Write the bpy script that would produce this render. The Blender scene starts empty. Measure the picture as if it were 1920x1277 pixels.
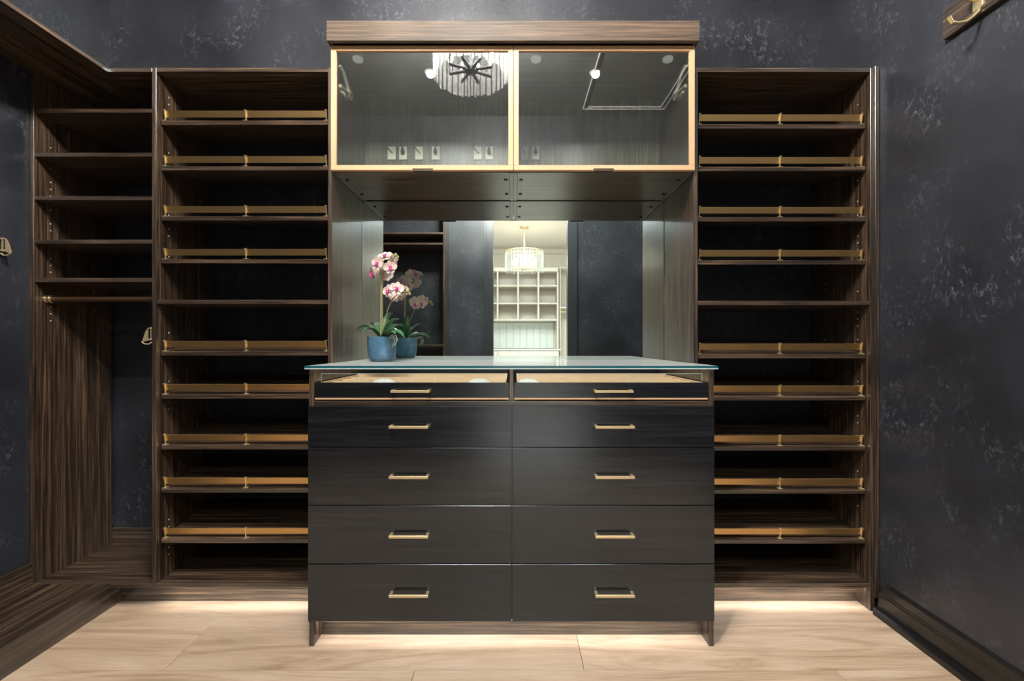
import bpy, bmesh, math, random
from mathutils import Vector, Matrix
random.seed(7)
sc = bpy.context.scene
COL = sc.collection

# ------------------------------------------------------------------ camera, world, exposure
CZ = 1.2
cam_d = bpy.data.cameras.new('camera'); cam = bpy.data.objects.new('camera', cam_d); COL.objects.link(cam)
cam.location = (0, 0, CZ); cam.rotation_euler = (math.radians(90), 0, 0)
cam_d.sensor_width = 36; cam_d.lens = 875 / 1920 * 36
cam_d.shift_x = -2 / 1920; cam_d.shift_y = 3.5 / 1920; cam_d.clip_start = 0.01
sc.camera = cam
sc.cycles.max_bounces = 8; sc.cycles.diffuse_bounces = 3; sc.cycles.glossy_bounces = 5; sc.cycles.transparent_max_bounces = 12
w = bpy.data.worlds.new('world'); sc.world = w; w.use_nodes = True
w.node_tree.nodes['Background'].inputs[0].default_value = (0.5, 0.55, 0.65, 1)
w.node_tree.nodes['Background'].inputs[1].default_value = 0.05
sc.view_settings.view_transform = 'Standard'; sc.view_settings.look = 'None'
sc.view_settings.gamma = 1; sc.view_settings.use_curve_mapping = False
sc.view_settings.exposure = 0.0

# light levels (each light is created by its fixture's builder)
E_BULB = 5900        # chandelier bulbs, emission strength
E_DOWN = 210        # recessed ceiling lights, W
E_LED = 3.7           # toe-kick strips, W
E_ANNEX = 9        # wash light added unseen to the white room, W
E_PANEL = 95        # ceiling panel light added unseen to the white room, W

# ------------------------------------------------------------------ main dimensions (metres)
YT, YB, YM = 2.083, 2.505, 2.493     # front of the towers, back wall, mirror face
XL, XR = -2.16, 1.634                # side walls
YR, HC = -0.85, 3.62                 # rear wall, ceiling
YC = 1.842                           # front of the chest's side panels
def ZT(py, s=420.0): return CZ + (642 - py) / s
def XT(px, s=420.0): return (px - 962) / s

# ------------------------------------------------------------------ mesh helpers
class MB:
    def __init__(s): s.v = []; s.f = []; s.m = []
    def add(s, vs, fs, mi=0):
        o = len(s.v); s.v += [tuple(v) for v in vs]
        s.f += [[i + o for i in f] for f in fs]; s.m += [mi] * len(fs); return s
    def box(s, x0, x1, y0, y1, z0, z1, M=None, mi=0):
        vs = [Vector(p) for p in ((x0,y0,z0),(x1,y0,z0),(x1,y1,z0),(x0,y1,z0),(x0,y0,z1),(x1,y0,z1),(x1,y1,z1),(x0,y1,z1))]
        if M: vs = [M @ v for v in vs]
        return s.add(vs, [[0,3,2,1],[4,5,6,7],[0,1,5,4],[1,2,6,5],[2,3,7,6],[3,0,4,7]], mi)
    def prism(s, pts, axis, a, b, M=None, mi=0):
        """extrude a 2-D outline along an axis ('x','y','z') from a to b"""
        def P(u, v, t): return Vector({'x': (t,u,v), 'y': (u,t,v), 'z': (u,v,t)}[axis])
        n = len(pts); vs = [P(u, v, a) for u, v in pts] + [P(u, v, b) for u, v in pts]
        if M: vs = [M @ v for v in vs]
        fs = [list(range(n))[::-1], list(range(n, 2*n))] + [[i, (i+1) % n, (i+1) % n + n, i + n] for i in range(n)]
        return s.add(vs, fs, mi)
    def tube(s, pts, r, n=10, cap=True, mi=0):
        pts = [Vector(p) for p in pts]
        rs = r if isinstance(r, (list, tuple)) else [r] * len(pts)
        rings = []; ref = None
        for i, p in enumerate(pts):
            d = (pts[min(i+1, len(pts)-1)] - pts[max(i-1, 0)]).normalized()
            if ref is None:
                ref = d.orthogonal().normalized()
            ref = (ref - d * ref.dot(d)).normalized(); b = d.cross(ref)
            rings.append([p + (ref * math.cos(2*math.pi*k/n) + b * math.sin(2*math.pi*k/n)) * rs[i] for k in range(n)])
        vs = [v for R in rings for v in R]; fs = []
        for i in range(len(pts) - 1):
            for k in range(n):
                fs.append([i*n+k, i*n+(k+1) % n, (i+1)*n+(k+1) % n, (i+1)*n+k])
        if cap: fs += [list(range(n))[::-1], [(len(pts)-1)*n+k for k in range(n)]]
        return s.add(vs, fs, mi)
    def lathe(s, prof, c, n=32, mi=0):
        vs = []; fs = []
        for r, z in prof:
            vs += [(c[0] + r*math.cos(2*math.pi*k/n), c[1] + r*math.sin(2*math.pi*k/n), c[2] + z) for k in range(n)]
        for i in range(len(prof) - 1):
            for k in range(n):
                fs.append([i*n+k, i*n+(k+1) % n, (i+1)*n+(k+1) % n, (i+1)*n+k])
        fs += [list(range(n))[::-1], [(len(prof)-1)*n+k for k in range(n)]]
        return s.add(vs, fs, mi)
    def ball(s, c, r, n=12, sq=(1,1,1), mi=0):
        pr = [(r*math.sin(math.pi*i/8), -r*math.cos(math.pi*i/8)) for i in range(9)]
        pr[0] = (r*.02, -r); pr[-1] = (r*.02, r)
        o = len(s.v); s.lathe(pr, (0,0,0), n, mi)
        for i in range(o, len(s.v)):
            x, y, z = s.v[i]; s.v[i] = (c[0]+x*sq[0], c[1]+y*sq[1], c[2]+z*sq[2])
        return s

WLOC = {}; CACHE = {}
def build(name, mb, mats, parent=None, bevel=0.0, smooth=False, at=None):
    if not isinstance(mats, (list, tuple)): mats = [mats]
    lo = [min(v[i] for v in mb.v) for i in range(3)]; hi = [max(v[i] for v in mb.v) for i in range(3)]
    c = Vector(at) if at else Vector([(lo[i] + hi[i]) / 2 for i in range(3)])
    vs = [tuple(round(v[i] - c[i], 5) for i in range(3)) for v in mb.v]
    key = (hash(tuple(vs)), len(mb.f), tuple(m.name for m in mats), bevel, smooth)
    me = CACHE.get(key)
    if me is None:
        me = bpy.data.meshes.new(name); me.from_pydata(vs, [], mb.f)
        for m in mats: me.materials.append(m)
        for p, mi in zip(me.polygons, mb.m): p.material_index = mi
        bm = bmesh.new(); bm.from_mesh(me)
        bmesh.ops.recalc_face_normals(bm, faces=bm.faces)
        if bevel: bmesh.ops.bevel(bm, geom=bm.edges[:], offset=bevel, segments=1, affect='EDGES', clamp_overlap=True)
        if smooth:
            for f in bm.faces: f.smooth = True
            for e in bm.edges:
                if len(e.link_faces) == 2 and e.calc_face_angle(0) > 0.7: e.smooth = False
        bm.to_mesh(me); bm.free(); CACHE[key] = me
    o = bpy.data.objects.new(name, me); COL.objects.link(o)
    WLOC[o.name] = c; o.location = c - (WLOC[parent.name] if parent else Vector((0,0,0)))
    if parent: o.parent = parent
    return o
def tag(o, label=None, cat=None, group=None, kind=None):
    if label: o['label'] = label
    if cat: o['category'] = cat
    if group: o['group'] = group
    if kind: o['kind'] = kind
    return o
def thing(name, loc, label, cat, group=None):
    o = bpy.data.objects.new(name, None); COL.objects.link(o); o.location = loc; o.empty_display_size = .05
    WLOC[o.name] = Vector(loc); return tag(o, label, cat, group)
def bx(name, x0, x1, y0, y1, z0, z1, mat, parent=None, bevel=0.0008):
    return build(name, MB().box(x0, x1, y0, y1, z0, z1), mat, parent, bevel)
def struct(o): o['kind'] = 'structure'; return o
def lamp(name, kind, loc, energy, color, parent, rot=(0,0,0), **kw):
    d = bpy.data.lights.new(name, kind); d.energy = energy; d.color = color
    for k, v in kw.items(): setattr(d, k, v)
    o = bpy.data.objects.new(name, d); COL.objects.link(o)
    o.location = Vector(loc) - (WLOC[parent.name] if parent else Vector((0,0,0))); o.rotation_euler = rot
    if parent: o.parent = parent
    return o

# ------------------------------------------------------------------ materials
def nt(name):
    m = bpy.data.materials.new(name); m.use_nodes = True; t = m.node_tree
    return m, t, t.nodes['Principled BSDF']
def N(t, typ, **kw):
    n = t.nodes.new(typ)
    for k, v in kw.items(): setattr(n, k, v)
    return n
def plain(name, col, rough=.5, metal=0.0, spec=.5, emit=None, strength=0):
    m, t, b = nt(name); b.inputs['Base Color'].default_value = (*col, 1)
    b.inputs['Roughness'].default_value = rough; b.inputs['Metallic'].default_value = metal
    b.inputs['Specular IOR Level'].default_value = spec
    if emit: b.inputs['Emission Color'].default_value = (*emit, 1); b.inputs['Emission Strength'].default_value = strength
    return m
def coords(t, scale, rnd=37.0):
    tc = N(t, 'ShaderNodeTexCoord'); oi = N(t, 'ShaderNodeObjectInfo')
    mu = N(t, 'ShaderNodeMath', operation='MULTIPLY'); mu.inputs[1].default_value = rnd
    ad = N(t, 'ShaderNodeVectorMath', operation='ADD'); mp = N(t, 'ShaderNodeMapping')
    t.links.new(oi.outputs['Random'], mu.inputs[0]); t.links.new(tc.outputs['Object'], ad.inputs[0])
    t.links.new(mu.outputs[0], ad.inputs[1]); t.links.new(ad.outputs[0], mp.inputs['Vector'])
    mp.inputs['Scale'].default_value = scale
    return mp.outputs[0], oi
def noise(t, vec, scale=1.0, detail=4, rough=.6, dist=0.0):
    n = N(t, 'ShaderNodeTexNoise'); n.inputs['Scale'].default_value = scale; n.inputs['Detail'].default_value = detail
    n.inputs['Roughness'].default_value = rough; n.inputs['Distortion'].default_value = dist
    t.links.new(vec, n.inputs['Vector']); return n.outputs['Fac']
def ramp(t, fac, stops):
    r = N(t, 'ShaderNodeValToRGB'); e = r.color_ramp.elements
    while len(e) < len(stops): e.new(.5)
    for el, (p, c) in zip(e, stops): el.position = p; el.color = (*c, 1) if len(c) == 3 else c
    t.links.new(fac, r.inputs[0]); return r.outputs[0]
def mixc(t, fac, a, b, typ='MIX'):
    m = N(t, 'ShaderNodeMix', data_type='RGBA', blend_type=typ)
    if isinstance(fac, (int, float)): m.inputs[0].default_value = fac
    else: t.links.new(fac, m.inputs[0])
    for i, s in ((6, a), (7, b)):
        if hasattr(s, 'links'): t.links.new(s, m.inputs[i])
        else: m.inputs[i].default_value = (*s, 1)
    return m.outputs[2]
def bump(t, b, h, strength=.2, dist=.002):
    n = N(t, 'ShaderNodeBump'); n.inputs['Strength'].default_value = strength; n.inputs['Distance'].default_value = dist
    t.links.new(h, n.inputs['Height']); t.links.new(n.outputs[0], b.inputs['Normal'])

def wood(name, axis, dark, mid, light, rough=.29, streak=1.0, bstr=.25, spec=1.0, tint=(.84, .95, 1.0)):
    m, t, b = nt(name)
    def sc_(a, c): return tuple(a if ax == axis else c for ax in 'xyz')
    v1, oi = coords(t, sc_(1.3, 75)); n1 = noise(t, v1, 1, 4, .7, .35)
    v2, _ = coords(t, sc_(5, 190)); n2 = noise(t, v2, 1, 3, .6)
    v3, _ = coords(t, sc_(.6, 11)); n3 = noise(t, v3, 1, 3, .55, 1.2)
    c1 = ramp(t, n1, [(.35, dark), (.5, mid), (.67, light)])
    f2 = ramp(t, n2, [(.40, (.35,)*3), (.60, (1.35,)*3)])
    c2 = mixc(t, .8 * streak, c1, f2, 'MULTIPLY')
    f3 = ramp(t, n3, [(.3, (.6,)*3), (.7, (1.25,)*3)])
    c3 = mixc(t, .7, c2, f3, 'MULTIPLY')
    t.links.new(c3, b.inputs['Base Color']); b.inputs['Roughness'].default_value = rough
    b.inputs['Specular IOR Level'].default_value = spec; b.inputs['Specular Tint'].default_value = (*tint, 1)
    b.inputs['IOR'].default_value = 1.62
    bump(t, b, n2, bstr, .0008); return m
WD, WM_, WL = (.017, .0095, .0055), (.066, .039, .023), (.165, .102, .062)
wood_x = wood('walnut grain along x', 'x', WD, WM_, WL)
wood_y = wood('walnut grain along y', 'y', WD, WM_, WL)
wood_z = wood('walnut grain along z', 'z', WD, WM_, WL)
crown_mat = wood('matte walnut fascia', 'x', (.07, .045, .029), (.10, .064, .041), (.135, .088, .057), rough=.6, spec=.25, streak=.6)
cab_back_mat = wood('brightened walnut cabinet back', 'z', (.065, .055, .043), (.145, .123, .098), (.235, .20, .16), rough=.42, spec=.6)  # wood lightened to paint in the highlights on the back panels
drawer_mat = wood('black oak drawer front', 'x', (.005, .0052, .0065), (.008, .0083, .010), (.014, .0145, .0175), rough=.23, streak=.8, bstr=.10, spec=.75, tint=(.80, .90, 1.0))

def plaster(name, a, b_, fleck, rough=.42):
    m, t, b = nt(name)
    tc = N(t, 'ShaderNodeTexCoord').outputs['Object']
    n1 = noise(t, tc, 1.7, 5, .6); base = ramp(t, n1, [(.35, a), (.68, b_)])
    mp = N(t, 'ShaderNodeMapping'); t.links.new(tc, mp.inputs[0]); mp.inputs['Scale'].default_value = (1.2, 1.2, .55)
    vein = noise(t, mp.outputs[0], 17, 6, .74, .9)
    fl = ramp(t, vein, [(.476, (0,)*3), (.5, (1,)*3), (.524, (0,)*3)])
    big = noise(t, tc, 3.6, 4, .65); fine = noise(t, tc, 46, 3, .6)
    gate = ramp(t, big, [(.46, (0,)*3), (.62, (1,)*3)])
    gate2 = ramp(t, fine, [(.46, (0,)*3), (.60, (1,)*3)])
    k = mixc(t, 1.0, mixc(t, 1.0, fl, gate, 'MULTIPLY'), gate2, 'MULTIPLY')
    sp = noise(t, tc, 75, 2, .5); spk = ramp(t, sp, [(.76, (0,)*3), (.82, (1,)*3)])
    k2 = mixc(t, .6, k, spk, 'ADD')
    c = mixc(t, k2, base, fleck); t.links.new(c, b.inputs['Base Color'])
    b.inputs['Roughness'].default_value = rough
    hn = noise(t, tc, 22, 4, .7)
    bump(t, b, hn, .35, .004); return m
wall_mat = plaster('navy venetian plaster', (.015, .0157, .0195), (.033, .0355, .045), (.145, .153, .178))
ceil_mat = plaster('charcoal ceiling plaster', (.055, .058, .058), (.08, .084, .083), (.11, .11, .11), .5)
black_trim = plain('black satin paint', (.010, .0095, .0095), .3)
casing_mat = plain('dark grey casing paint', (.028, .031, .035), .35)

def oak():
    m, t, b = nt('pale oak plank')
    v1, oi = coords(t, (.9, 7.5, 7.5), 91); n1 = noise(t, v1, 1, 4, .6, 2.6)
    v2, _ = coords(t, (9, 190, 190), 91); n2 = noise(t, v2, 1, 3, .6)
    v3, _ = coords(t, (2.2, 3.5, 3.5), 91); n3 = noise(t, v3, 1, 3, .6, .5)
    c = ramp(t, n1, [(.26, (.40, .265, .165)), (.5, (.60, .435, .30)), (.76, (.70, .54, .40))])
    c = mixc(t, .35, c, ramp(t, n2, [(.35, (.7,)*3), (.65, (1.12,)*3)]), 'MULTIPLY')
    c = mixc(t, .5, c, ramp(t, n3, [(.3, (.8, .76, .72)), (.7, (1.1,)*3)]), 'MULTIPLY')
    r = ramp(t, oi.outputs['Random'], [(0, (.93,)*3), (1, (1.06,)*3)])
    c = mixc(t, 1, c, r, 'MULTIPLY'); t.links.new(c, b.inputs['Base Color'])
    b.inputs['Roughness'].default_value = .42; bump(t, b, n2, .12, .0006); return m
oak_mat = oak()
joint_mat = plain('dark joint underlay', (.07, .05, .035), .8)
brass = plain('satin brass', (.80, .63, .36), .36, .75)
bright_brass = plain('polished brass', (.95, .76, .42), .2, .85)
bronze = plain('bronze fence rail', (.78, .50, .21), .33, 1.0)
champagne = plain('champagne gold aluminium', (.60, .365, .20), .58, .15)
pull_mat = plain('dark bronze tab pull', (.05, .035, .022), .4, .6)
steel = plain('nickel fitting', (.80, .79, .74), .35, .5)
pin_mat = plain('pale shelf pin sleeve', (.62, .58, .52), .4)
cam_mat = plain('dark cam cap', (.018, .014, .012), .5)
rod_mat = plain('bronze closet rod', (.16, .09, .05), .32, .8)
black_metal = plain('black metal', (.012, .013, .016), .35, .6)
white_plastic = plain('white plastic', (.78, .76, .72), .45)
puck_mat = plain('frosted puck lens', (.8, .85, .88), .35, emit=(.85, .95, 1.0), strength=.25)
bulb_mat = plain('warm bulb', (1, .9, .75), .3, emit=(1.0, .95, .89), strength=E_BULB)
lens_mat = plain('downlight lens', (1, 1, 1), .3, emit=(1.0, .93, .82), strength=60)
tan_mat = plain('tan flocked tray', (.80, .58, .38), .85)
cushion_mat = plain('white velvet cushion', (.82, .81, .78), .9)
white_mat = plain('warm white lacquer', (.80, .74, .64), .4)
cream_wall = plain('cream wall paint', (.83, .77, .68), .7)
annex_floor_mat = plain('white polished annex floor', (.84, .82, .78), .3)
pale_glass_mat = plain('white glass and painted reflection', (.80, .84, .80), .25)

def glass(name, tint, refl_tint=(1,1,1), ior=1.5, base=0.0, rough=0.0, veil=0.0, veilcol=(.8,.85,.82)):
    """clear sheet glass: straight-through transmission plus fresnel reflection on outward faces"""
    m = bpy.data.materials.new(name); m.use_nodes = True; t = m.node_tree; t.nodes.clear()
    out = N(t, 'ShaderNodeOutputMaterial'); tr = N(t, 'ShaderNodeBsdfTransparent'); tr.inputs[0].default_value = (*tint, 1)
    gl = N(t, 'ShaderNodeBsdfGlossy'); gl.inputs['Color'].default_value = (*refl_tint, 1); gl.inputs['Roughness'].default_value = rough
    fr = N(t, 'ShaderNodeFresnel'); fr.inputs['IOR'].default_value = ior
    geo = N(t, 'ShaderNodeNewGeometry')
    inv = N(t, 'ShaderNodeMath', operation='SUBTRACT'); inv.inputs[0].default_value = 1; t.links.new(geo.outputs['Backfacing'], inv.inputs[1])
    ad = N(t, 'ShaderNodeMath', operation='ADD'); ad.use_clamp = True; ad.inputs[1].default_value = base; t.links.new(fr.outputs[0], ad.inputs[0])
    mu = N(t, 'ShaderNodeMath', operation='MULTIPLY'); t.links.new(ad.outputs[0], mu.inputs[0]); t.links.new(inv.outputs[0], mu.inputs[1])
    mx = N(t, 'ShaderNodeMixShader'); t.links.new(mu.outputs[0], mx.inputs[0]); t.links.new(tr.outputs[0], mx.inputs[1]); t.links.new(gl.outputs[0], mx.inputs[2])
    res = mx.outputs[0]
    if veil:
        df = N(t, 'ShaderNodeBsdfDiffuse'); df.inputs[0].default_value = (*veilcol, 1)
        m2 = N(t, 'ShaderNodeMixShader'); m2.inputs[0].default_value = veil
        t.links.new(res, m2.inputs[1]); t.links.new(df.outputs[0], m2.inputs[2]); res = m2.outputs[0]
    t.links.new(res, out.inputs[0]); return m
door_glass = glass('grey reflective door glass', (.86, .88, .83), ior=1.5, base=.24, veil=.011, veilcol=(.8, .8, .74))  # small diffuse share paints the light veil over the panes
top_glass = glass('counter glass', (.93, .97, .95), ior=1.5, veil=.36, veilcol=(.66, .70, .67))  # pale diffuse share paints the lit trays glimpsed through the glass
clear_under = glass('clear glass underside', (.97, .99, .98), ior=1.0)
lip_glass = glass('clear acrylic', (.93, .95, .94))
glass_edge = plain('green glass edge', (.01, .075, .095), .12)
glass_rim = plain('polished glass arris', (.45, .55, .55), .2)
mirror_mat = plain('silver mirror', (.72, .79, .76), .012, 1.0)
def crystal():
    m = bpy.data.materials.new('textured crystal'); m.use_nodes = True; t = m.node_tree; t.nodes.clear()
    out = N(t, 'ShaderNodeOutputMaterial'); tr = N(t, 'ShaderNodeBsdfTransparent'); tr.inputs[0].default_value = (.9, .92, .92, 1)
    gl = N(t, 'ShaderNodeBsdfGlossy'); gl.inputs['Roughness'].default_value = .12
    tl = N(t, 'ShaderNodeBsdfTranslucent'); tl.inputs[0].default_value = (.9, .88, .84, 1)
    tc = N(t, 'ShaderNodeTexCoord'); nz = noise(t, tc.outputs['Object'], 70, 4, .7)
    bp = N(t, 'ShaderNodeBump'); bp.inputs['Strength'].default_value = .9; bp.inputs['Distance'].default_value = .01
    t.links.new(nz, bp.inputs['Height']); t.links.new(bp.outputs[0], gl.inputs['Normal'])
    k = ramp(t, nz, [(.42, (.03,)*3), (.62, (.34,)*3)])
    a = N(t, 'ShaderNodeMixShader'); t.links.new(k, a.inputs[0]); t.links.new(tr.outputs[0], a.inputs[1]); t.links.new(gl.outputs[0], a.inputs[2])
    b = N(t, 'ShaderNodeMixShader'); b.inputs[0].default_value = .045; t.links.new(a.outputs[0], b.inputs[1]); t.links.new(tl.outputs[0], b.inputs[2])
    t.links.new(b.outputs[0], out.inputs[0]); return m
crystal_mat = crystal()

# ------------------------------------------------------------------ the room
fl = struct(bx('floor', XL - .1, XR + .1, YR - .12, YB + .1, -.06, -.006, joint_mat, None, 0)); tag(fl, 'pale oak plank floor of the closet')
PW, PL = .263, 1.54
edges_y = [1.97 + PW * k for k in range(-11, 4)]
for i, y0 in enumerate(edges_y[:-1]):
    ya, yb = max(y0, YR), min(y0 + PW, YB)
    if yb - ya < .02: continue
    row = round((y0 - 1.97) / PW)
    off = {0: -.75, -1: .26, -2: -.36}.get(row, (-1.1 + .57 * (row % 4)))
    x = off - PL * 3
    while x < XR:
        a, b = max(x, XL), min(x + PL, XR)
        if b - a > .02: bx('plank', a + .0008, b - .0008, ya + .0008, yb - .0008, -.006, 0, oak_mat, fl, .0007)
        x += PL
struct(bx('wall_back', XL - .1, XR + .1, YB, YB + .1, 0, HC, wall_mat, None, 0))
struct(bx('wall_left', XL - .1, XL, YR, YB, 0, HC, wall_mat, None, 0))
struct(bx('wall_right', XR, XR + .1, YR, YB, 0, HC, wall_mat, None, 0))
OX0, OX1, OZ = -.247, .682, 2.80
wr = MB(); wr.box(XL - .1, OX0, YR - .12, YR, 0, HC); wr.box(OX1, XR + .1, YR - .12, YR, 0, HC); wr.box(OX0, OX1, YR - .12, YR, OZ, HC)
struct(build('wall_rear', wr, wall_mat))
struct(bx('ceiling', XL - .1, XR + .1, YR - .12, YB + .1, HC, HC + .1, ceil_mat, None, 0))
# casing round the opening in the rear wall: back band and flat
tr1 = struct(bx('trim_1', OX0 - .10, OX0, YR, YR + .02, 0, OZ + .1, casing_mat)); bx('back_band', OX0 - .115, OX0 - .085, YR, YR + .032, 0, OZ + .115, casing_mat, tr1)
tr2 = struct(bx('trim_2', OX1, OX1 + .10, YR, YR + .02, 0, OZ + .1, casing_mat)); bx('back_band', OX1 + .085, OX1 + .115, YR, YR + .032, 0, OZ + .115, casing_mat, tr2)
struct(bx('trim_3', OX0, OX1, YR, YR + .02, OZ, OZ + .1, casing_mat))
# ceiling access panel with painted pale lines for its lit edges
hx0, hx1, hy0, hy1 = .72, 1.56, -.67, 1.0
hp = MB(); hp.box(hx0 + .05, hx1 - .05, hy0 + .05, hy1 - .05, HC - .012, HC)
tr4 = struct(build('trim_4', hp, ceil_mat))
lit_edge = plain('pale bead', (.55, .56, .56), .35)
for (a, b, c, d) in ((hx0, hx1, hy0, hy0 + .008), (hx0, hx1, hy1 - .008, hy1), (hx0, hx0 + .008, hy0, hy1), (hx1 - .008, hx1, hy0, hy1),
                     (hx0 + .05, hx1 - .05, hy0 + .045, hy0 + .052), (hx1 - .052, hx1 - .045, hy0 + .05, hy1 - .05)):
    bx('lit_edge', a, b, c, d, HC - .022, HC, lit_edge, tr4, .001)
# skirtings
b_r = MB()
b_r.prism([(XR, 0), (XR - .022, 0), (XR - .022, .088), (XR - .017, .092), (XR - .017, .097), (XR - .013, .100), (XR - .013, .132), (XR - .004, .142), (XR, .142)], 'y', YR, 2.06)
br = struct(build('baseboard_right', b_r, black_trim))
sh = MB(); sh.prism([(XR - .022, 0), (XR - .046, 0), (XR - .046, .022), (XR - .040, .031), (XR - .022, .034)], 'y', YR, 2.06)
build('shoe_mould', sh, black_trim, br)
for k, (a, b) in enumerate(((XL + .0, OX0 - .115), (OX1 + .115, XR - .05))):
    struct(bx('baseboard_rear_%d' % (k + 1), a, b, YR, YR + .02, 0, .14, black_trim))
struct(bx('baseboard_left', XL, XL + .014, -.47, YT, .124, .212, wood_y))
struct(bx('baseboard_back', -2.14, -1.613, YB - .014, YB, .124, .208, wood_x))

# ------------------------------------------------------------------ shoe towers
TILT = math.radians(-10)
def pin_holes(panel, x, nx, z0, z1, seed):
    r = random.Random(seed); m = MB()
    for y in (YT + .076, YT + .300):
        z = z0
        while z < z1:
            if r.random() < .5:
                m.tube([(x, y, z), (x + nx * .0012, y, z)], .0031, 8)
            z += .064 if r.random() < .4 else .032
    return tag(build('shelf_pin_sleeves', m, pin_mat, panel), kind='stuff')
def shoe_shelf(tw, x0, x1, zt, zb, posts):
    yf = YT + .026
    M = Matrix.Translation((0, yf, zb)) @ Matrix.Rotation(-TILT, 4, 'X')
    th = .0185
    sh = build('shoe_shelf', MB().box(x0, x1, 0, .375, 0, th, M), wood_x, tw, .0008)
    for a, b in zip(posts[:-1], posts[1:]):
        build('fence_rail', MB().box(a + .002, b - .002, .016, .020, th + .017, th + .046, M), bronze, sh, .0006)
    for p in posts:
        pm = MB().box(p - .0025, p + .0025, .010, .016, th + .002, th + .050, M)
        pm.box(p - .010, p + .010, .004, .020, th, th + .004, M)
        pm.box(p - .005, p + .005, .009, .021, th + .047, th + .050, M)
        build('fence_post', pm, bright_brass, sh, .0004)
def tower(label, x0, x1, shelves, flat, posts, foot, holes):
    t = thing('shoe_tower', ((x0 + x1) / 2, YT, 0), label, 'shoe shelving', 'shoe towers')
    pl = bx('side_panel', x0, x0 + .019, YT, YB, foot[0], 2.426, wood_z, t)
    pr = bx('side_panel', x1 - .019, x1, YT, YB, foot[1], 2.426, wood_z, t)
    xa, xb = x0 + .019, x1 - .019
    bx('top_panel', xa, xb, YT, YB, 2.408, 2.426, wood_x, t)
    bx('bottom_panel', xa, xb, YT, YB, .105, .124, wood_x, t)
    bx('flat_shelf', xa, xb, YT + .002, YB, ZT(flat) - .009, ZT(flat) + .0095, wood_x, t)
    for (a, b) in shelves:
        zb = CZ + (642 - b) / 414.9; shoe_shelf(t, xa + .004, xb - .004, zb + .019, zb, posts)
    if holes == 'l': pin_holes(pl, xa, 1, .22, 2.36, 3)
    else: pin_holes(pr, xb, -1, .22, 2.36, 5)
    return t
def led(parent, x0, x1, y, z, energy):
    bx('led_strip', x0, x1, y - .008, y + .008, z - .006, z, white_plastic, parent, .001)
    lamp('led_light', 'AREA', ((x0 + x1) / 2, y, z - .0075), energy, (.97, .98, 1.0), parent, (math.radians(66), 0, 0), shape='RECTANGLE', size=x1 - x0, size_y=.012)

LT = tower('dark walnut shoe tower beside the open hanging corner', -1.612, -.8075,
           [(226,234),(311.5,319.5),(405.5,413.5),(486.5,494),(660,667),(741,748),(835,843),(917,924),(1012,1018.5)], 566,
           [XT(308,414.9), XT(459.5,414.9), XT(611,414.9)], (.105, .105), 'l')
bx('toe_kick', -1.82, -.8075, 2.165, 2.183, 0, .105, wood_x, LT); led(LT, -1.60, -.83, 2.105, .105, E_LED * .6)
RT = tower('dark walnut shoe tower against the black plaster wall', .806, 1.614,
           [(233,241),(313,321),(408,415),(489,496),(665,672),(743,751),(837,845),(919,926),(1013,1019.5)], 568,
           [XT(1312,414.9), XT(1464,414.9), XT(1617,414.9)], (.105, 0), 'r')
bx('toe_kick', .806, 1.595, 2.165, 2.183, 0, .105, wood_x, RT); led(RT, .83, 1.58, 2.105, .105, E_LED * .6)
fm = MB(); fm.box(1.6145, 1.632, YT - .003, YT + .03, .06, 2.432)
build('scribe_filler', fm, wood_z, RT, .0008)

# ------------------------------------------------------------------ hanging corner at the left
CO = thing('corner_closet', (-1.88, YT, 0), 'dark walnut corner closet with five open shelves above a hanging rod', 'closet')
cp = bx('side_panel', -2.159, -2.14, YT, YB - .014, .124, 2.408, wood_z, CO); pin_holes(cp, -2.14, 1, 1.3, 2.3, 8)
bx('top_panel', -1.81, -1.6125, YT, YB, 2.408, 2.426, wood_x, CO)
bx('bottom_panel', XL + .001, -1.6125, YT, YB, .105, .124, wood_x, CO)
for py in (207, 289.5, 371, 453, 525):
    bx('shelf', -2.14, -1.6125, YT + .003, YB, ZT(py) - .009, ZT(py) + .009, wood_x, CO)
rod = build('hanging_rod', MB().tube([(-2.134, 2.145, 1.398), (-1.6135, 2.145, 1.398)], .0135, 16), rod_mat, CO, smooth=True)
for x in (-2.1395, -2.121):
    build('rod_cup', MB().tube([(x, 2.145, 1.398), (x + .005, 2.145, 1.398)], .019, 18), bright_brass, rod, smooth=True)

# long shelf and plinth along the left wall
LS = bx('wall_shelf', XL + .001, -1.8105, -.46, YB - .002, 2.408, 2.426, wood_y); tag(LS, 'long walnut shelf running high along the side wall above the wall hook', 'shelf')
LP = thing('plinth', (-1.99, .8, 0), 'low dark walnut plinth running along the foot of the side wall', 'plinth')
bx('deck', XL + .001, -1.80, -.46, YT - .001, .105, .124, wood_y, LP)
bx('toe_kick', -1.837, -1.818, -.46, 2.164, 0, .105, wood_y, LP)

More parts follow.
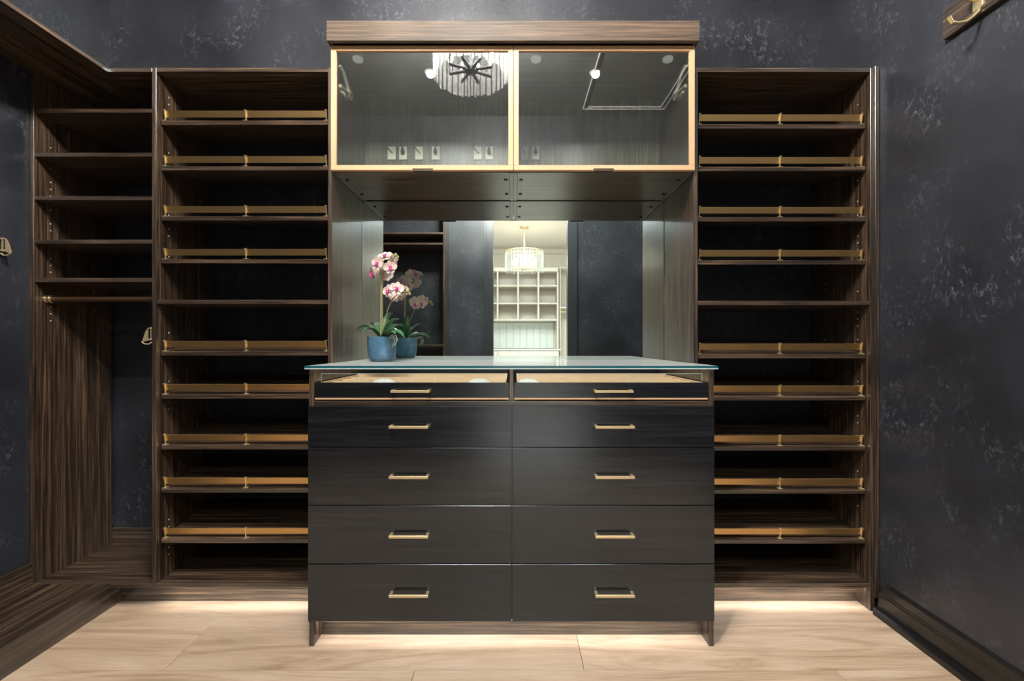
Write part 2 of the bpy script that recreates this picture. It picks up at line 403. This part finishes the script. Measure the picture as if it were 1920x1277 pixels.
# wall hooks (triangular brass plates with a slot and a bent prong)
def hook(x, y, z, s, label):
    h = thing('coat_hook', (x, y, z), label, 'hook', 'triangular brass coat hooks')
    t = .006; m = MB()
    # outline in (x, z): frame of a slotted plate standing out from the wall, curved outer edge
    outer = [(.012, .032), (.020, .031), (.028, .026), (.036, .014), (.042, -.002), (.047, -.018), (.050, -.030), (.044, -.033), (.030, -.028), (.012, -.026)]
    inner = [(.0145, .025), (.026, .025), (.027, .024), (.027, .010), (.027, 0), (.027, -.018), (.027, -.019), (.024, -.019), (.020, -.019), (.0145, -.019)]
    n = len(outer)
    for yy, flip in ((y - t/2, False), (y + t/2, True)):
        vs = [(x + s*u, yy, z + v) for u, v in outer] + [(x + s*u, yy, z + v) for u, v in inner]
        m.add(vs, [[i, (i+1) % n, (i+1) % n + n, i + n] for i in range(n)])
    for L in (outer, inner):
        vs = [(x + s*u, y - t/2, z + v) for u, v in L] + [(x + s*u, y + t/2, z + v) for u, v in L]
        m.add(vs, [[i, (i+1) % n, (i+1) % n + n, i + n] for i in range(n)])
    build('plate', m, brass, h)
    build('prong', MB().tube([(x + s*.010, y - .002, z - .036), (x + s*.022, y - .003, z - .044), (x + s*.040, y - .004, z - .043), (x + s*.052, y - .004, z - .034)], .003, 8), brass, h, smooth=True)
    for dz in (.027, -.022, -.036): build('mount_pin', MB().tube([(x, y, z + dz), (x + s*.0135, y, z + dz)], .0035, 8), brass, h, smooth=True)
hook(XL, 1.962, 1.609, 1, 'brass slotted coat hook on the side wall left of the corner closet')
hook(-1.6125, 2.096, 1.236, -1, 'small brass slotted hook beside the shoe tower under the hanging rod')

# ------------------------------------------------------------------ hook board on the right wall
HB = thing('hook_board', (XR, 1.4, 2.4), 'dark wooden board high on the black plaster wall', 'board')
bx('board', XR - .022, XR - .001, .9, 1.752, 2.335, 2.445, wood_y, HB)
for k, yy in enumerate((1.615,)):
    HK = thing('robe_hook', (XR - .022, yy, 2.382), 'polished brass robe hook with a curved prong on the high wooden board', 'hook')
    x0 = XR - .022
    m = MB(); m.prism([(yy - .017, 2.357), (yy - .006, 2.340), (yy + .006, 2.340), (yy + .017, 2.357), (yy + .017, 2.414), (yy - .017, 2.414)], 'x', x0 - .006, x0)
    build('back_plate', m, bright_brass, HK, .001)
    m = MB(); m.tube([(x0 - .004, yy, 2.392), (x0 - .03, yy, 2.388), (x0 - .045, yy, 2.397)], .009, 12); m.ball((x0 - .048, yy, 2.404), .016)
    build('knob', m, bright_brass, HK, smooth=True)
    m = MB(); m.tube([(x0 - .004, yy, 2.347), (x0 - .020, yy, 2.327), (x0 - .045, yy, 2.310), (x0 - .075, yy, 2.305), (x0 - .092, yy, 2.308)], [.008, .006, .0055, .0055, .006], 10)
    m.tube([(x0 - .092, yy, 2.304), (x0 - .106, yy, 2.326)], [.0065, .008], 10)
    build('prong', m, bright_brass, HK, smooth=True)

# ------------------------------------------------------------------ hutch: mirror, glass cabinets, crown
mir = build('wall_mirror', MB().box(-.8065, .8045, YM, YB, 1.0, 1.953), mirror_mat, None, 0)
tag(mir, 'frameless wall mirror behind the glass counter', 'mirror')
DY = 2.063
def cabinet(x0, x1, side, label):
    c = thing('wall_cabinet', ((x0 + x1) / 2, YT, 1.955), label, 'cabinet', 'glass-fronted wall cabinets')
    z0, z1 = 1.955, 2.508
    bx('side_panel', x0, x0 + .018, YT, YB, z0, z1, wood_z, c); bx('side_panel', x1 - .018, x1, YT, YB, z0, z1, wood_z, c)
    bx('top_panel', x0 + .018, x1 - .018, YT, YB, z1 - .018, z1, wood_x, c)
    bot = bx('bottom_panel', x0 + .018, x1 - .018, YT, YB - .001, z0 + .002, z0 + .020, wood_x, c)
    bx('back_panel', x0 + .018, x1 - .018, YB - .014, YB - .002, z0 + .020, z1 - .018, cab_back_mat, c)
    for xe in (x0 + .035, x1 - .035):
        for yy in (YT + .09, YT + .30):
            build('cam_cap', MB().tube([(xe, yy, z0 - .0015), (xe, yy, z0 + .003)], .0085, 12), cam_mat, bot)
    # door
    d0, d1, e0, e1, fw = x0 + .001, x1 - .001, 1.962, 2.512, .022
    fr = MB()
    fr.box(d0, d1, DY, YT - .001, e1 - fw, e1); fr.box(d0, d1, DY, YT - .001, e0, e0 + fw)
    fr.box(d0, d0 + fw, DY, YT - .001, e0 + fw, e1 - fw); fr.box(d1 - fw, d1, DY, YT - .001, e0 + fw, e1 - fw)
    dr = build('door', fr, champagne, c, .0008); tag(dr, 'champagne gold door frame')
    build('pane', MB().box(d0 + fw - .004, d1 - fw + .004, DY + .008, DY + .012, e0 + fw - .004, e1 - fw + .004), door_glass, dr)
    px = (d0 + d1) / 2 - .003 * side
    build('tab_pull', MB().prism([(px - .046, e0 + .006), (px + .046, e0 + .006), (px + .040, e0 - .006), (px - .040, e0 - .006)], 'y', DY - .004, DY + .004), pull_mat, dr)
    # puck lights under the top panel
    for xx in (x0 + .102, x1 - .102):
        build('puck_light', MB().lathe([(.018, -.013), (.022, -.010), (.024, 0)], (xx, YT + .036, z1 - .0185), 24), puck_mat, c, smooth=True)
    # lift stay at the outer side: hub, upper arm to the top, lower arm to the door
    xs = x0 + .018 if side < 0 else x1 - .018; s = 1 if side < 0 else -1
    hubc = Vector((xs + s*.020, YT + .115, 2.365))
    st = build('lift_stay', MB().tube([hubc - Vector((s*.020, 0, 0)), hubc + Vector((s*.006, 0, 0))], [.026, .024], 20), steel, c, smooth=True)
    build('stay_arm', MB().tube([hubc, (xs + s*.018, YT + .035, 2.425), (xs + s*.012, YT + .008, 2.44)], [.009, .008, .008], 10), steel, st, smooth=True)
    build('stay_rod', MB().tube([hubc, (xs + s*.012, YT + .012, 2.352)], [.009, .008], 10), steel, st, smooth=True)
    build('stay_screw', MB().tube([hubc + Vector((s*.005, 0, 0)), hubc + Vector((s*.009, 0, 0))], .008, 10), cam_mat, st)
    return c
cabinet(-.8065, .0019, -1, 'gold-framed glass wall cabinet reflecting the crystal chandelier')
cabinet(.0021, .8045, 1, 'gold-framed glass wall cabinet beside the chandelier reflection')
CR = thing('crown', (0, 2.03, 2.5), 'walnut crown fascia capping the glass cabinets', 'crown')
bx('fascia', -.812, .812, 2.030, 2.049, 2.5125, 2.600, crown_mat, CR)
bx('return', -.812, -.793, 2.049, YB, 2.5125, 2.600, wood_y, CR); bx('return', .793, .812, 2.049, YB, 2.5125, 2.600, wood_y, CR)
bx('lid', -.793, .793, 2.049, YB, 2.585, 2.600, wood_x, CR)
# small white plates screwed to the cabinets' back panels
YP = YB - .0145
for i, (px, w_) in enumerate(((734.5, 15), (756, 15), (786, 15), (817, 15), (896, 15), (917, 14), (984, 14), (1004, 14))):
    s = 875 / YP; x = (px - 962) / s; hw = w_ / s / 2; z0, z1 = CZ + (642 - 300) / s, CZ + (642 - 275) / s
    place = ['first', 'second', 'third', 'fourth', 'fifth', 'sixth', 'seventh', 'last'][i]
    t = thing('cover_plate', (x, YP, z0), 'small white plate on the cabinet back panel, %s in the row from the chandelier side%s' % (place, ''), 'wall plate', 'white plates in the glass cabinets')
    t['label'] = ['leftmost', 'second', 'third', 'fourth', 'fifth', 'sixth', 'seventh', 'rightmost'][i] + ' small white plate in the row behind the cabinet glass'
    bx('plate', x - hw, x + hw, YP - .004, YP, z0, z1, white_plastic, t, .001)
    for zz in (z0 + .008, z1 - .008):
        build('screw', MB().tube([(x, YP - .0052, zz), (x, YP - .003, zz)], .0022, 8), steel, t)
    if i % 2 == 0:
        build('pin', MB().tube([(x - hw - .004, YP - .008, z1 - .012 + .01), (x + .006, YP - .006, (z0 + z1)/2 - .002)], .0022, 8), cam_mat, t)
    else:
        build('drop', MB().lathe([(.0012, .034), (.003, .028), (.011, .004), (.009, 0), (.002, -.002)], (x, YP - .016, (z0 + z1)/2), 12), pull_mat, t, smooth=True)

# ------------------------------------------------------------------ chest of drawers
S2 = 479.7
def ZC(py): return CZ - (py - 642) / S2
CH = thing('chest_of_drawers', (-.008, YC, 0), 'black oak chest of drawers with brass bar pulls under a glass top', 'chest')
cx0, cx1, ctop = -.8055, .7920, 1.0945
YCB = YM - .008
bx('side_panel', cx0, cx0 + .019, YC, YCB, 0, ctop, wood_z, CH); bx('side_panel', cx1 - .019, cx1, YC, YCB, 0, ctop, wood_z, CH)
bx('divider', -.0135, .0015, YC, YCB, .9685, ctop, wood_z, CH)
bx('rail', cx0 + .019, cx1 - .019, YC, YCB, .9495, .968, wood_x, CH)
bx('centre_panel', -.0145, .0045, YC + .006, YCB, .11, .949, wood_z, CH)
bx('bottom_panel', cx0 + .019, cx1 - .019, YC + .002, YCB, .105, .109, wood_x, CH)
bx('toe_kick', cx0 + .019, cx1 - .019, 1.916, 1.934, 0, .105, wood_x, CH)
bx('back_panel', cx0 + .019, cx1 - .019, YCB - .02, YCB - .002, .109, ctop, drawer_mat, CH)
led(CH, cx0 + .03, cx1 - .03, 1.860, .104, E_LED)
def handle(parent, x, yf, z):
    m = MB(); L = .0755
    m.box(x - L, x + L, yf - .034, yf - .025, z - .005, z + .005)
    m.box(x - L, x - L + .011, yf - .027, yf, z - .005, z + .005); m.box(x + L - .011, x + L, yf - .027, yf, z - .005, z + .005)
    build('bar_pull', m, brass, parent, .0007)
YD = 1.823
for (a, b), hy in zip(((762, 838.3), (839.7, 946.8), (948.4, 1056.6), (1058.4, 1165)), (801, 895, 1006, 1117)):
    for x0, x1, hx in ((-.8010, -.0075, -.402), (-.0025, .7865, .392)):
        d = bx('drawer', x0, x1, YD, YC - .001, ZC(b), ZC(a), drawer_mat, CH, .0006)
        handle(d, hx, YD, CZ - (hy - 642) / 487)
for k, (x0, x1, hx) in enumerate(((cx0 + .022, -.0165, -.401), (.0045, cx1 - .022, .393))):
    yj = YC + .003
    d = bx('jewellery_drawer', x0, x1, yj, yj + .018, .981, 1.040, drawer_mat, CH, .0008)
    handle(d, hx, yj, 1.009)
    bx('brass_strip', x0, x1, yj, yj + .012, .9735, .9800, champagne, d, .0006)
    lip = MB().box(x0 + .018, x1 - .016, yj + .020, yj + .0235, 1.036, 1.0735)
    build('acrylic_lip', lip, lip_glass, d)
    bx('acrylic_edge', x0 + .018, x1 - .016, yj + .0195, yj + .024, 1.0735, 1.0755, glass_rim, d, .0003)
    bx('acrylic_edge', x0 + .0165, x0 + .018, yj + .0195, yj + .024, 1.036, 1.0755, glass_rim, d, .0003)
    bx('acrylic_edge', x1 - .016, x1 - .0145, yj + .0195, yj + .024, 1.036, 1.0755, glass_rim, d, .0003)
    # tray with dividers
    ta, tb, y0, y1 = x0 + .012, x1 - .012, yj + .03, 2.32
    tm = MB(); tm.box(ta, tb, y0, y1, .985, .995); tm.box(ta, tb, y1 - .008, y1, .995, 1.046); tm.box(ta, ta + .008, y0, y1, .995, 1.040); tm.box(tb - .008, tb, y0, y1, .995, 1.040)
    tray = build('tray', tm, tan_mat, d)
    rr = random.Random(20 + k)
    for yy in (1.98, 2.09, 2.2):
        bx('tray_divider', ta + .008, tb - .008, yy, yy + .006, .995, 1.036, tan_mat, d, .0008)
    for q in range(9):
        xx = ta + (tb - ta) * (q + .6 + .3 * rr.random()) / 10; yy = (1.885, 1.986, 2.096, 2.206)[q % 4]
        bx('tray_divider', xx, xx + .006, yy, yy + .1, .995, 1.034, tan_mat, d, .0008)
    for cxn in ((.32, .85) if k == 0 else (.06,)):
        xx = ta + (tb - ta) * cxn
        build('cushion', MB().lathe([(.050, 0), (.052, .016), (.047, .038), (.030, .050), (.012, .054), (.001, .055)], (xx, 1.93, .9955), 28), cushion_mat, d, smooth=True)
# glass top: glass faces, green edge, bright lower arris
gx0, gx1, gy0, gy1, gz0, gz1 = -.815, .802, 1.822, YM - .003, ctop + .0005, ctop + .0135
gm = MB()
for (a, b, c, d) in ((gx0 + .004, gx1 - .004, gy0 + .004, 2.08), (-.802, .790, 2.08, gy1)):
    o_ = len(gm.f); gm.box(a, b, c, d, gz1 - .0022, gz1)
    for q in range(o_, len(gm.f)): gm.m[q] = 0 if q == o_ + 1 else 1     # reflecting top face with painted pale veil, clear lower faces
GT = build('glass_top', gm, [top_glass, clear_under])
tag(GT, 'clear green-edged glass counter on top of the drawer chest', 'counter')
em = MB(); em.box(gx0, gx1, gy0, gy0 + .004, gz0 + .004, gz1); em.box(gx0, gx0 + .004, gy0 + .004, 2.078, gz0 + .004, gz1); em.box(gx1 - .004, gx1, gy0 + .004, 2.078, gz0 + .004, gz1)
build('green_edge', em, glass_edge, GT, .0006)
em = MB(); em.box(gx0, gx1, gy0, gy0 + .004, gz0, gz0 + .004); em.box(gx0, gx0 + .004, gy0 + .004, 2.078, gz0, gz0 + .004); em.box(gx1 - .004, gx1, gy0 + .004, 2.078, gz0, gz0 + .004)
build('polished_arris', em, glass_rim, GT, .0006)

# ------------------------------------------------------------------ potted orchid
OX, OY, OZ_ = -.632, 2.25, gz1 + .0006
def potmat():
    m, t, b = nt('blue glazed pot')
    v, _ = coords(t, (1, 1, 1)); n = noise(t, v, 22, 5, .65); n2 = noise(t, v, 140, 2, .5)
    c = ramp(t, n, [(.3, (.030, .095, .165)), (.52, (.055, .14, .22)), (.72, (.13, .23, .32))])
    c = mixc(t, .3, c, ramp(t, n2, [(.35, (.75,)*3), (.65, (1.15,)*3)]), 'MULTIPLY')
    t.links.new(c, b.inputs['Base Color']); b.inputs['Roughness'].default_value = .5; bump(t, b, n2, .2, .001); return m
leaf_mat = plain('orchid leaf green', (.045, .13, .05), .38)
stem_mat = plain('orchid stem green', (.21, .22, .08), .5)
stake_mat = plain('cane stake', (.36, .26, .12), .6)
soil_mat = plain('bark', (.05, .035, .022), .9)
bud_mat = plain('green bud', (.25, .26, .07), .5)
lip_mat = plain('magenta lip', (.62, .03, .26), .5)
root_mat = plain('pale aerial root', (.42, .47, .26), .6)
def petalmat():
    m, t, b = nt('blush petal')
    v, _ = coords(t, (1, 1, 1)); n = noise(t, v, 30, 3, .6)
    c = ramp(t, n, [(.3, (.52, .33, .30)), (.5, (.58, .45, .39)), (.7, (.60, .51, .44))])
    t.links.new(c, b.inputs['Base Color']); b.inputs['Roughness'].default_value = .6
    b.inputs['Subsurface Weight'].default_value = .15; b.inputs['Subsurface Radius'].default_value = (.01, .006, .005); return m
petal_mat = petalmat()
OR = thing('potted_orchid', (OX, OY, OZ_), 'blush pink orchid with magenta centres in a round blue pot', 'plant')
pot = build('pot', MB().lathe([(.046, 0), (.055, .005), (.062, .018), (.066, .045), (.0685, .118), (.0645, .119), (.062, .100), (.060, .095)], (OX, OY, OZ_), 40), potmat(), OR, smooth=True)
build('bark', MB().lathe([(.060, -.004), (.055, .004), (.03, .008), (.001, .009)], (OX, OY, OZ_ + .097), 24), soil_mat, pot)
def strap(pts, ws, fold=.22):
    pts = [Vector(p) for p in pts]; m = MB(); vs = []; n = len(pts)
    for side in (0, 1):
        for i, p in enumerate(pts):
            d = (pts[min(i+1, n-1)] - pts[max(i-1, 0)]).normalized(); sd = d.cross(Vector((0, 0, 1)))
            sd = sd.normalized() if sd.length > .05 else Vector((1, 0, 0)); up = sd.cross(d).normalized()
            for u in (-1, -.5, 0, .5, 1):
                vs.append(p + sd * ws[i] * u + up * (abs(u) * ws[i] * fold * 2 - side * .0025))
    fs = []
    for i in range(n - 1):
        for k in range(4):
            a = i*5 + k; fs.append([a, a+1, a+6, a+5]); a += n*5; fs.append([a, a+5, a+6, a+1])
        for k in (0, 4):
            a = i*5 + k; fs.append([a, a+5, a+5+n*5, a+n*5])
    for i in (0, n-1):
        for k in range(4): a = i*5 + k; fs.append([a, a+1, a+1+n*5, a+n*5])
    return m.add(vs, fs)
def curve(p0, p1, p2, n=9):
    p0, p1, p2 = Vector(p0), Vector(p1), Vector(p2)
    return [p0*(1-t)**2 + p1*2*t*(1-t) + p2*t*t for t in [i/(n-1) for i in range(n)]]
base = Vector((OX, OY, OZ_ + .10))
W9 = [.006, .013, .018, .021, .022, .021, .018, .012, .002]
def px3(px, py, y=OY): return Vector(((px - 962) * y / 875, y, CZ + (642 - py) * y / 875))
for p1, p2, wf in ((px3(690, 598), px3(669, 618, 2.24), 1.0), (px3(697, 605, 2.2), px3(680, 622, 2.17), .8),
                   (px3(712, 600, 2.3), px3(696, 608, 2.36), .9), (px3(730, 600, 2.24), px3(748, 598, 2.22), .95),
                   (px3(735, 606, 2.2), px3(758, 632, 2.16), 1.0), (px3(728, 612, 2.18), px3(741, 626, 2.10), .9),
                   (px3(738, 600, 2.32), px3(756, 612, 2.38), .9), (px3(722, 590, 2.28), px3(736, 586, 2.33), .8)):
    build('leaf', strap(curve(base + Vector((0, 0, -.004)), p1, p2), [q * wf for q in W9]), leaf_mat, OR, smooth=True)
s1 = [base, px3(717, 600), px3(716, 560), px3(717, 525, 2.24), px3(722, 508, 2.23), px3(731, 496, 2.22), px3(737, 486, 2.21), px3(741, 480, 2.20)]
s2 = [base, px3(721, 606, 2.24), px3(727, 580, 2.23), px3(735, 562, 2.22), px3(744, 553, 2.21), px3(754, 548, 2.20), px3(762, 547, 2.19)]
s3 = [px3(717, 522, 2.24), px3(713, 506, 2.23), px3(706, 498, 2.22), px3(698, 500, 2.21)]
for s_ in (s1, s2, s3): build('stem', MB().tube(s_, .0024, 8), stem_mat, OR, smooth=True)
build('stake', MB().tube([base + Vector((-.006, .002, -.01)), px3(714.5, 520, 2.248)], .0026, 8), stake_mat, OR)
def petal(c, u, nrm, L, W, cup=.25, name='petal', parent=None, mat=None):
    u = u.normalized(); nrm = (nrm - u * nrm.dot(u)).normalized(); v = nrm.cross(u); m = MB(); vs = []
    T = [0, .15, .4, .65, .85, 1.0]; WW = [.18, .55, .95, 1.0, .72, .12]; S = (-1, -.5, 0, .5, 1)
    for side in (0, 1):
        for t_, w_ in zip(T, WW):
            for k in S:
                vs.append(c + u*L*t_ + v*W*.5*w_*k + nrm*(L*cup*(t_*t_*.5 - .35*t_) + abs(k)*W*.08 - side*.0012))
    fs = []; n = len(T)
    for i in range(n - 1):
        for k in range(4):
            a = i*5 + k; fs.append([a, a+1, a+6, a+5]); a += n*5; fs.append([a, a+5, a+6, a+1])
        for k in (0, 4): a = i*5 + k; fs.append([a, a+5, a+5+n*5, a+n*5])
    for i in (0, n-1):
        for k in range(4): a = i*5 + k; fs.append([a, a+1, a+1+n*5, a+n*5])
    return build(name, m.add(vs, fs), mat, parent, smooth=True)
def flower(c, face, size, roll):
    face = Vector(face).normalized(); up = (Vector((0, 0, 1)) - face * face.z).normalized(); rt = up.cross(face)
    R = Matrix.Rotation(roll, 3, face); up = R @ up; rt = R @ rt
    m = MB(); m.ball(c + face*.004, size*.08); m.tube([c, c + face*size*.16 - up*size*.08, c + face*size*.22 - up*size*.20, c + face*size*.18 - up*size*.30], [size*.04, size*.085, size*.075, size*.02], 8)
    for s in (-1, 1): m.tube([c + face*.004, c + face*size*.18 + rt*s*size*.12 + up*size*.02], [size*.03, size*.055], 8)
    f = build('flower', m, lip_mat, OR, smooth=True)
    petal(c, up, face, size*.52, size*.40, .2, 'petal', f, petal_mat)
    for s in (-1, 1):
        petal(c + face*.0015, rt*s + up*.22, face, size*.56, size*.60, .3, 'petal', f, petal_mat)
        petal(c - face*.0012, rt*s*.62 - up, face, size*.50, size*.38, .2, 'petal', f, petal_mat)
for c, fc, sz, ro in ((px3(699, 513, 2.205), (-.75, -.5, -.25), .066, .2), (px3(709, 494, 2.20), (-.35, -.8, .1), .066, -.3),
                      (px3(722, 481, 2.21), (-.1, -.7, .6), .064, .3), (px3(731, 501, 2.19), (.45, -.8, -.1), .062, .2),
                      (px3(724, 516, 2.26), (.1, .9, -.1), .064, .1), (px3(737, 487, 2.24), (.5, .75, .2), .062, -.2), (px3(712, 508, 2.27), (-.4, .8, .1), .06, .3),
                      (px3(729, 545, 2.20), (-.5, -.8, .15), .064, .25), (px3(744, 541, 2.19), (.15, -.95, .2), .064, -.2),
                      (px3(751, 553, 2.24), (.5, .8, -.1), .062, .1), (px3(757, 545, 2.21), (.7, -.5, .1), .054, .3), (px3(740, 556, 2.25), (-.1, .9, -.2), .06, 0)):
    flower(c, fc, sz, ro)
for c, r in ((px3(742, 478, 2.20), .0075), (px3(746, 482, 2.20), .006), (px3(764, 546, 2.19), .0085), (px3(768, 551, 2.19), .0065), (px3(759, 540, 2.2), .006)):
    build('bud', MB().ball(c, r, 10, (1, 1, 1.25)), bud_mat, OR, smooth=True)
for pts in ([base + Vector((.03, -.03, 0)), px3(736, 627, 2.17), px3(740, 640, 2.17), px3(736, 650, 2.17)],
            [base + Vector((.035, -.03, 0)), px3(742, 628, 2.18), px3(745, 637, 2.175), px3(740, 648, 2.165)]):
    build('aerial_root', MB().tube(pts, .0018, 6), root_mat, OR, smooth=True)

# ------------------------------------------------------------------ ceiling fixtures of the closet
def chandelier(x, y, zb, R, H, zc, metal, label, strength_mat, arms=8, hub=True):
    c = thing('chandelier', (x, y, zc), label, 'chandelier')
    m = MB(); n = 66; r = random.Random(3)
    for k in range(n):
        a = 2*math.pi*k/n; M = Matrix.Translation((x, y, 0)) @ Matrix.Rotation(a, 4, 'Z')
        dz = r.uniform(-.012, .012); rr = R - (.012 if k % 2 else 0)
        m.prism([(rr - .003, -.0085), (rr + .004, -.0085), (rr + .007, 0), (rr + .004, .0085), (rr - .003, .0085)], 'z', zb + dz, zb + H - .004, M)
    tag(build('crystal_drum', m, crystal_mat, c), kind='stuff')
    rg = MB()
    for zz in (zb + H,):
        rg.tube([(x + R*math.cos(2*math.pi*k/48), y + R*math.sin(2*math.pi*k/48), zz) for k in range(49)], .007, 8, cap=False)
    for a in (0, math.pi/2): rg.tube([(x - R*math.cos(a), y - R*math.sin(a), zb + H), (x + R*math.cos(a), y + R*math.sin(a), zb + H)], .006, 8)
    build('ring', rg, metal, c)
    build('stem', MB().tube([(x, y, zb + .06), (x, y, zc)], .012, 12), metal, c, smooth=True)
    build('canopy', MB().lathe([(.03, -.03), (.065, -.022), (.07, 0)], (x, y, zc), 24), metal, c, smooth=True)
    build('hub', MB().lathe([(.010, -.030), (.046, -.018), (.048, .012), (.02, .03)], (x, y, zb + .06), 20), metal, c, smooth=True)
    for k in range(arms):
        a = 2*math.pi*(k + .35)/arms; rx, ry = x + .165*R/.27*math.cos(a), y + .165*R/.27*math.sin(a)
        arm = build('arm', MB().tube([(x, y, zb + .06), (rx, ry, zb + .055), (rx, ry, zb + .13)], [.015, .012, .012], 10), metal, c, smooth=True)
        build('bulb', MB().lathe([(.006, 0), (.011, .012), (.0125, .03), (.009, .05), (.002, .068)], (rx, ry, zb + .132), 12), strength_mat, arm, smooth=True)
    return c
chandelier(-.31, .72, 3.14, .268, .33, HC, black_metal, 'round crystal drum chandelier with black spoke arms in the dark closet', bulb_mat)
for k, x in enumerate((-.74, .74)):
    t = thing('recessed_light', (x, -.04, HC), ('recessed ceiling light beside the crystal chandelier', 'recessed ceiling light beside the ceiling access panel')[k], 'ceiling light', 'recessed lights')
    build('trim_ring', MB().lathe([(.040, -.004), (.052, -.006), (.056, 0)], (x, -.04, HC), 28), white_plastic, t, smooth=True)
    build('lens', MB().lathe([(.001, -.007), (.036, -.0065), (.038, -.004)], (x, -.04, HC), 24), lens_mat, t)
    lamp('down_light', 'SPOT', (x, -.04, HC - .012), E_DOWN, (.97, .98, 1.0), t, (0, 0, 0), spot_size=math.radians(150), spot_blend=.6, shadow_soft_size=.035)

# ------------------------------------------------------------------ closet on the rear wall (seen in the mirror)
RC = thing('hanging_closet', (-1.48, YR, 0), 'dark hanging closet with two top shelves seen in the mirror', 'closet')
bx('side_panel', -.82, -.80, YR + .001, YR + .37, 0, 2.95, wood_z, RC)
bx('side_panel', XL + .001, XL + .02, YR + .001, YR + .37, .125, 2.40, wood_z, RC)
for z in (2.47, 2.345, 1.155): bx('shelf', XL + .02, -.82, YR + .02, YR + .37, z, z + .02, wood_x, RC)
bx('top_panel', XL + .02, -.82, YR + .02, YR + .37, 2.93, 2.95, wood_x, RC)

# ------------------------------------------------------------------ white room beyond the opening
AY0, AY1, AX0, AX1, AH = -3.85, YR - .12, -1.7, 2.1, 2.96
struct(bx('floor_annex', AX0, AX1, AY0, AY1, -.06, 0, annex_floor_mat, None, 0))
struct(bx('ceiling_annex', AX0, AX1, AY0, AY1, AH, AH + .06, cream_wall, None, 0))
struct(bx('wall_annex_end', AX0, AX1, AY0 - .08, AY0, 0, AH, cream_wall, None, 0))
struct(bx('wall_annex_left', AX0 - .08, AX0, AY0, AY1, 0, AH, cream_wall, None, 0))
struct(bx('wall_annex_right', AX1, AX1 + .08, AY0, AY1, 0, AH, cream_wall, None, 0))
pan = MB(); pan.box(AX0, OX0 - .02, AY1 - .01, AY1, 0, AH); pan.box(OX1 + .02, AX1, AY1 - .01, AY1, 0, AH)
struct(build('wall_annex_front', pan, cream_wall))
struct(bx('trim_5', AX0, AX1, AY0, AY0 + .05, AH - .09, AH, cream_wall))
def XA(px, D=8.44): return (px - 962) * D / 875
def ZA(py, D=8.44): return CZ + (642 - py) * D / 875
WH = thing('white_hutch', (0, AY0, 0), 'cream white hutch with open cubbies in the bright room seen in the mirror', 'hutch')
yf = AY0 + .40
xs = [XA(857), XA(895), XA(933), XA(971.5), XA(1009.5), XA(1046)]
for x in xs: bx('upright', x - .014, x + .014, AY0, yf, ZA(601), ZA(508), white_mat, WH)
bx('top_panel', xs[0], xs[-1], AY0, yf + .02, ZA(509), ZA(502), white_mat, WH)
for py in (537, 570, 601): bx('cubby_shelf', xs[0], xs[-1], AY0, yf - .004, ZA(py), ZA(py) + .022, white_mat, WH)
bx('back_panel', xs[0], xs[-1], AY0, AY0 + .01, ZA(601), ZA(508), white_mat, WH)
bx('side_panel', xs[-1] - .014, xs[-1] + .014, AY0, yf, 1.08, ZA(601), white_mat, WH)
k = 0; x = xs[0]
while x < xs[-1] - .05:
    bx('reflection_stripe', x + .002, min(x + .125, xs[-1] - .014), AY0 + .004, AY0 + .018 + .006 * (k % 2), 1.09, ZA(604), pale_glass_mat, WH); x += .127; k += 1  # pale panels paint the striped reflection of the hutch's mirror
bx('counter', xs[0], xs[-1] + .03, AY0, yf + .22, 1.06, 1.08, pale_glass_mat, WH)
for i, (a, b) in enumerate(zip(xs[:-1], xs[1:])):
    for z0_, z1_ in ((.12, .4), (.41, .70), (.71, 1.05)): bx('drawer', a + .003, b - .003, yf + .18, yf + .20, z0_, z1_, white_mat, WH)
bx('carcass', xs[0], xs[-1], AY0, yf + .179, 0, 1.059, white_mat, WH)
WT = thing('white_closet', (XA(1060), AY0, 0), 'narrow white hanging closet next to the cream hutch', 'closet')
for x in (XA(1048) + .012, AX1 - .02): bx('side_panel', x, x + .018, AY0, yf, 0, 2.56, white_mat, WT)
bx('shelf', XA(1048) + .03, AX1 - .02, AY0, yf, ZA(578), ZA(578) + .02, white_mat, WT); bx('shelf', XA(1048) + .03, AX1 - .02, AY0, yf, 2.54, 2.56, white_mat, WT)
build('rod', MB().tube([(XA(1048) + .03, AY0 + .28, ZA(584)), (AX1 - .02, AY0 + .28, ZA(584))], .014, 12), brass, WT, smooth=True)
bulb2 = plain('annex bulb', (1, .9, .75), .3, emit=(1.0, .90, .76), strength=200)
chandelier((983 - 962) * 7.1 / 875, 4.986 - 7.1, CZ + (642 - 510) * 7.1 / 875, .29, .31, AH, brass, 'glowing crystal drum chandelier in the bright white room', bulb2, arms=6)
AP = thing('added_wash_fixture', (.2, AY1 - .01, 2.86), 'added unseen wash light above the opening inside the bright white room', 'added light')
bx('housing', -.55, .98, AY1 - .045, AY1 - .0105, 2.84, 2.92, white_plastic, AP)
lamp('added_wash_light', 'AREA', (.215, AY1 - .050, 2.87), E_ANNEX, (1.0, .97, .92), AP, (math.radians(-68), 0, 0), shape='RECTANGLE', size=1.45, size_y=.05)  # unseen light added to brighten the white room
CP = thing('added_panel_fixture', (.2, -1.35, AH), 'added unseen ceiling panel light in the bright white room', 'ceiling light')
bx('frame', -.6, 1.0, -1.6, -1.1, AH - .02, AH, white_plastic, CP)
lamp('added_panel_light', 'AREA', (.2, -1.35, AH - .022), E_PANEL, (.86, .95, 1.0), CP, (0, 0, 0), shape='RECTANGLE', size=1.55, size_y=.45)  # unseen light added to brighten the hutch sides, drawers and doorway floor
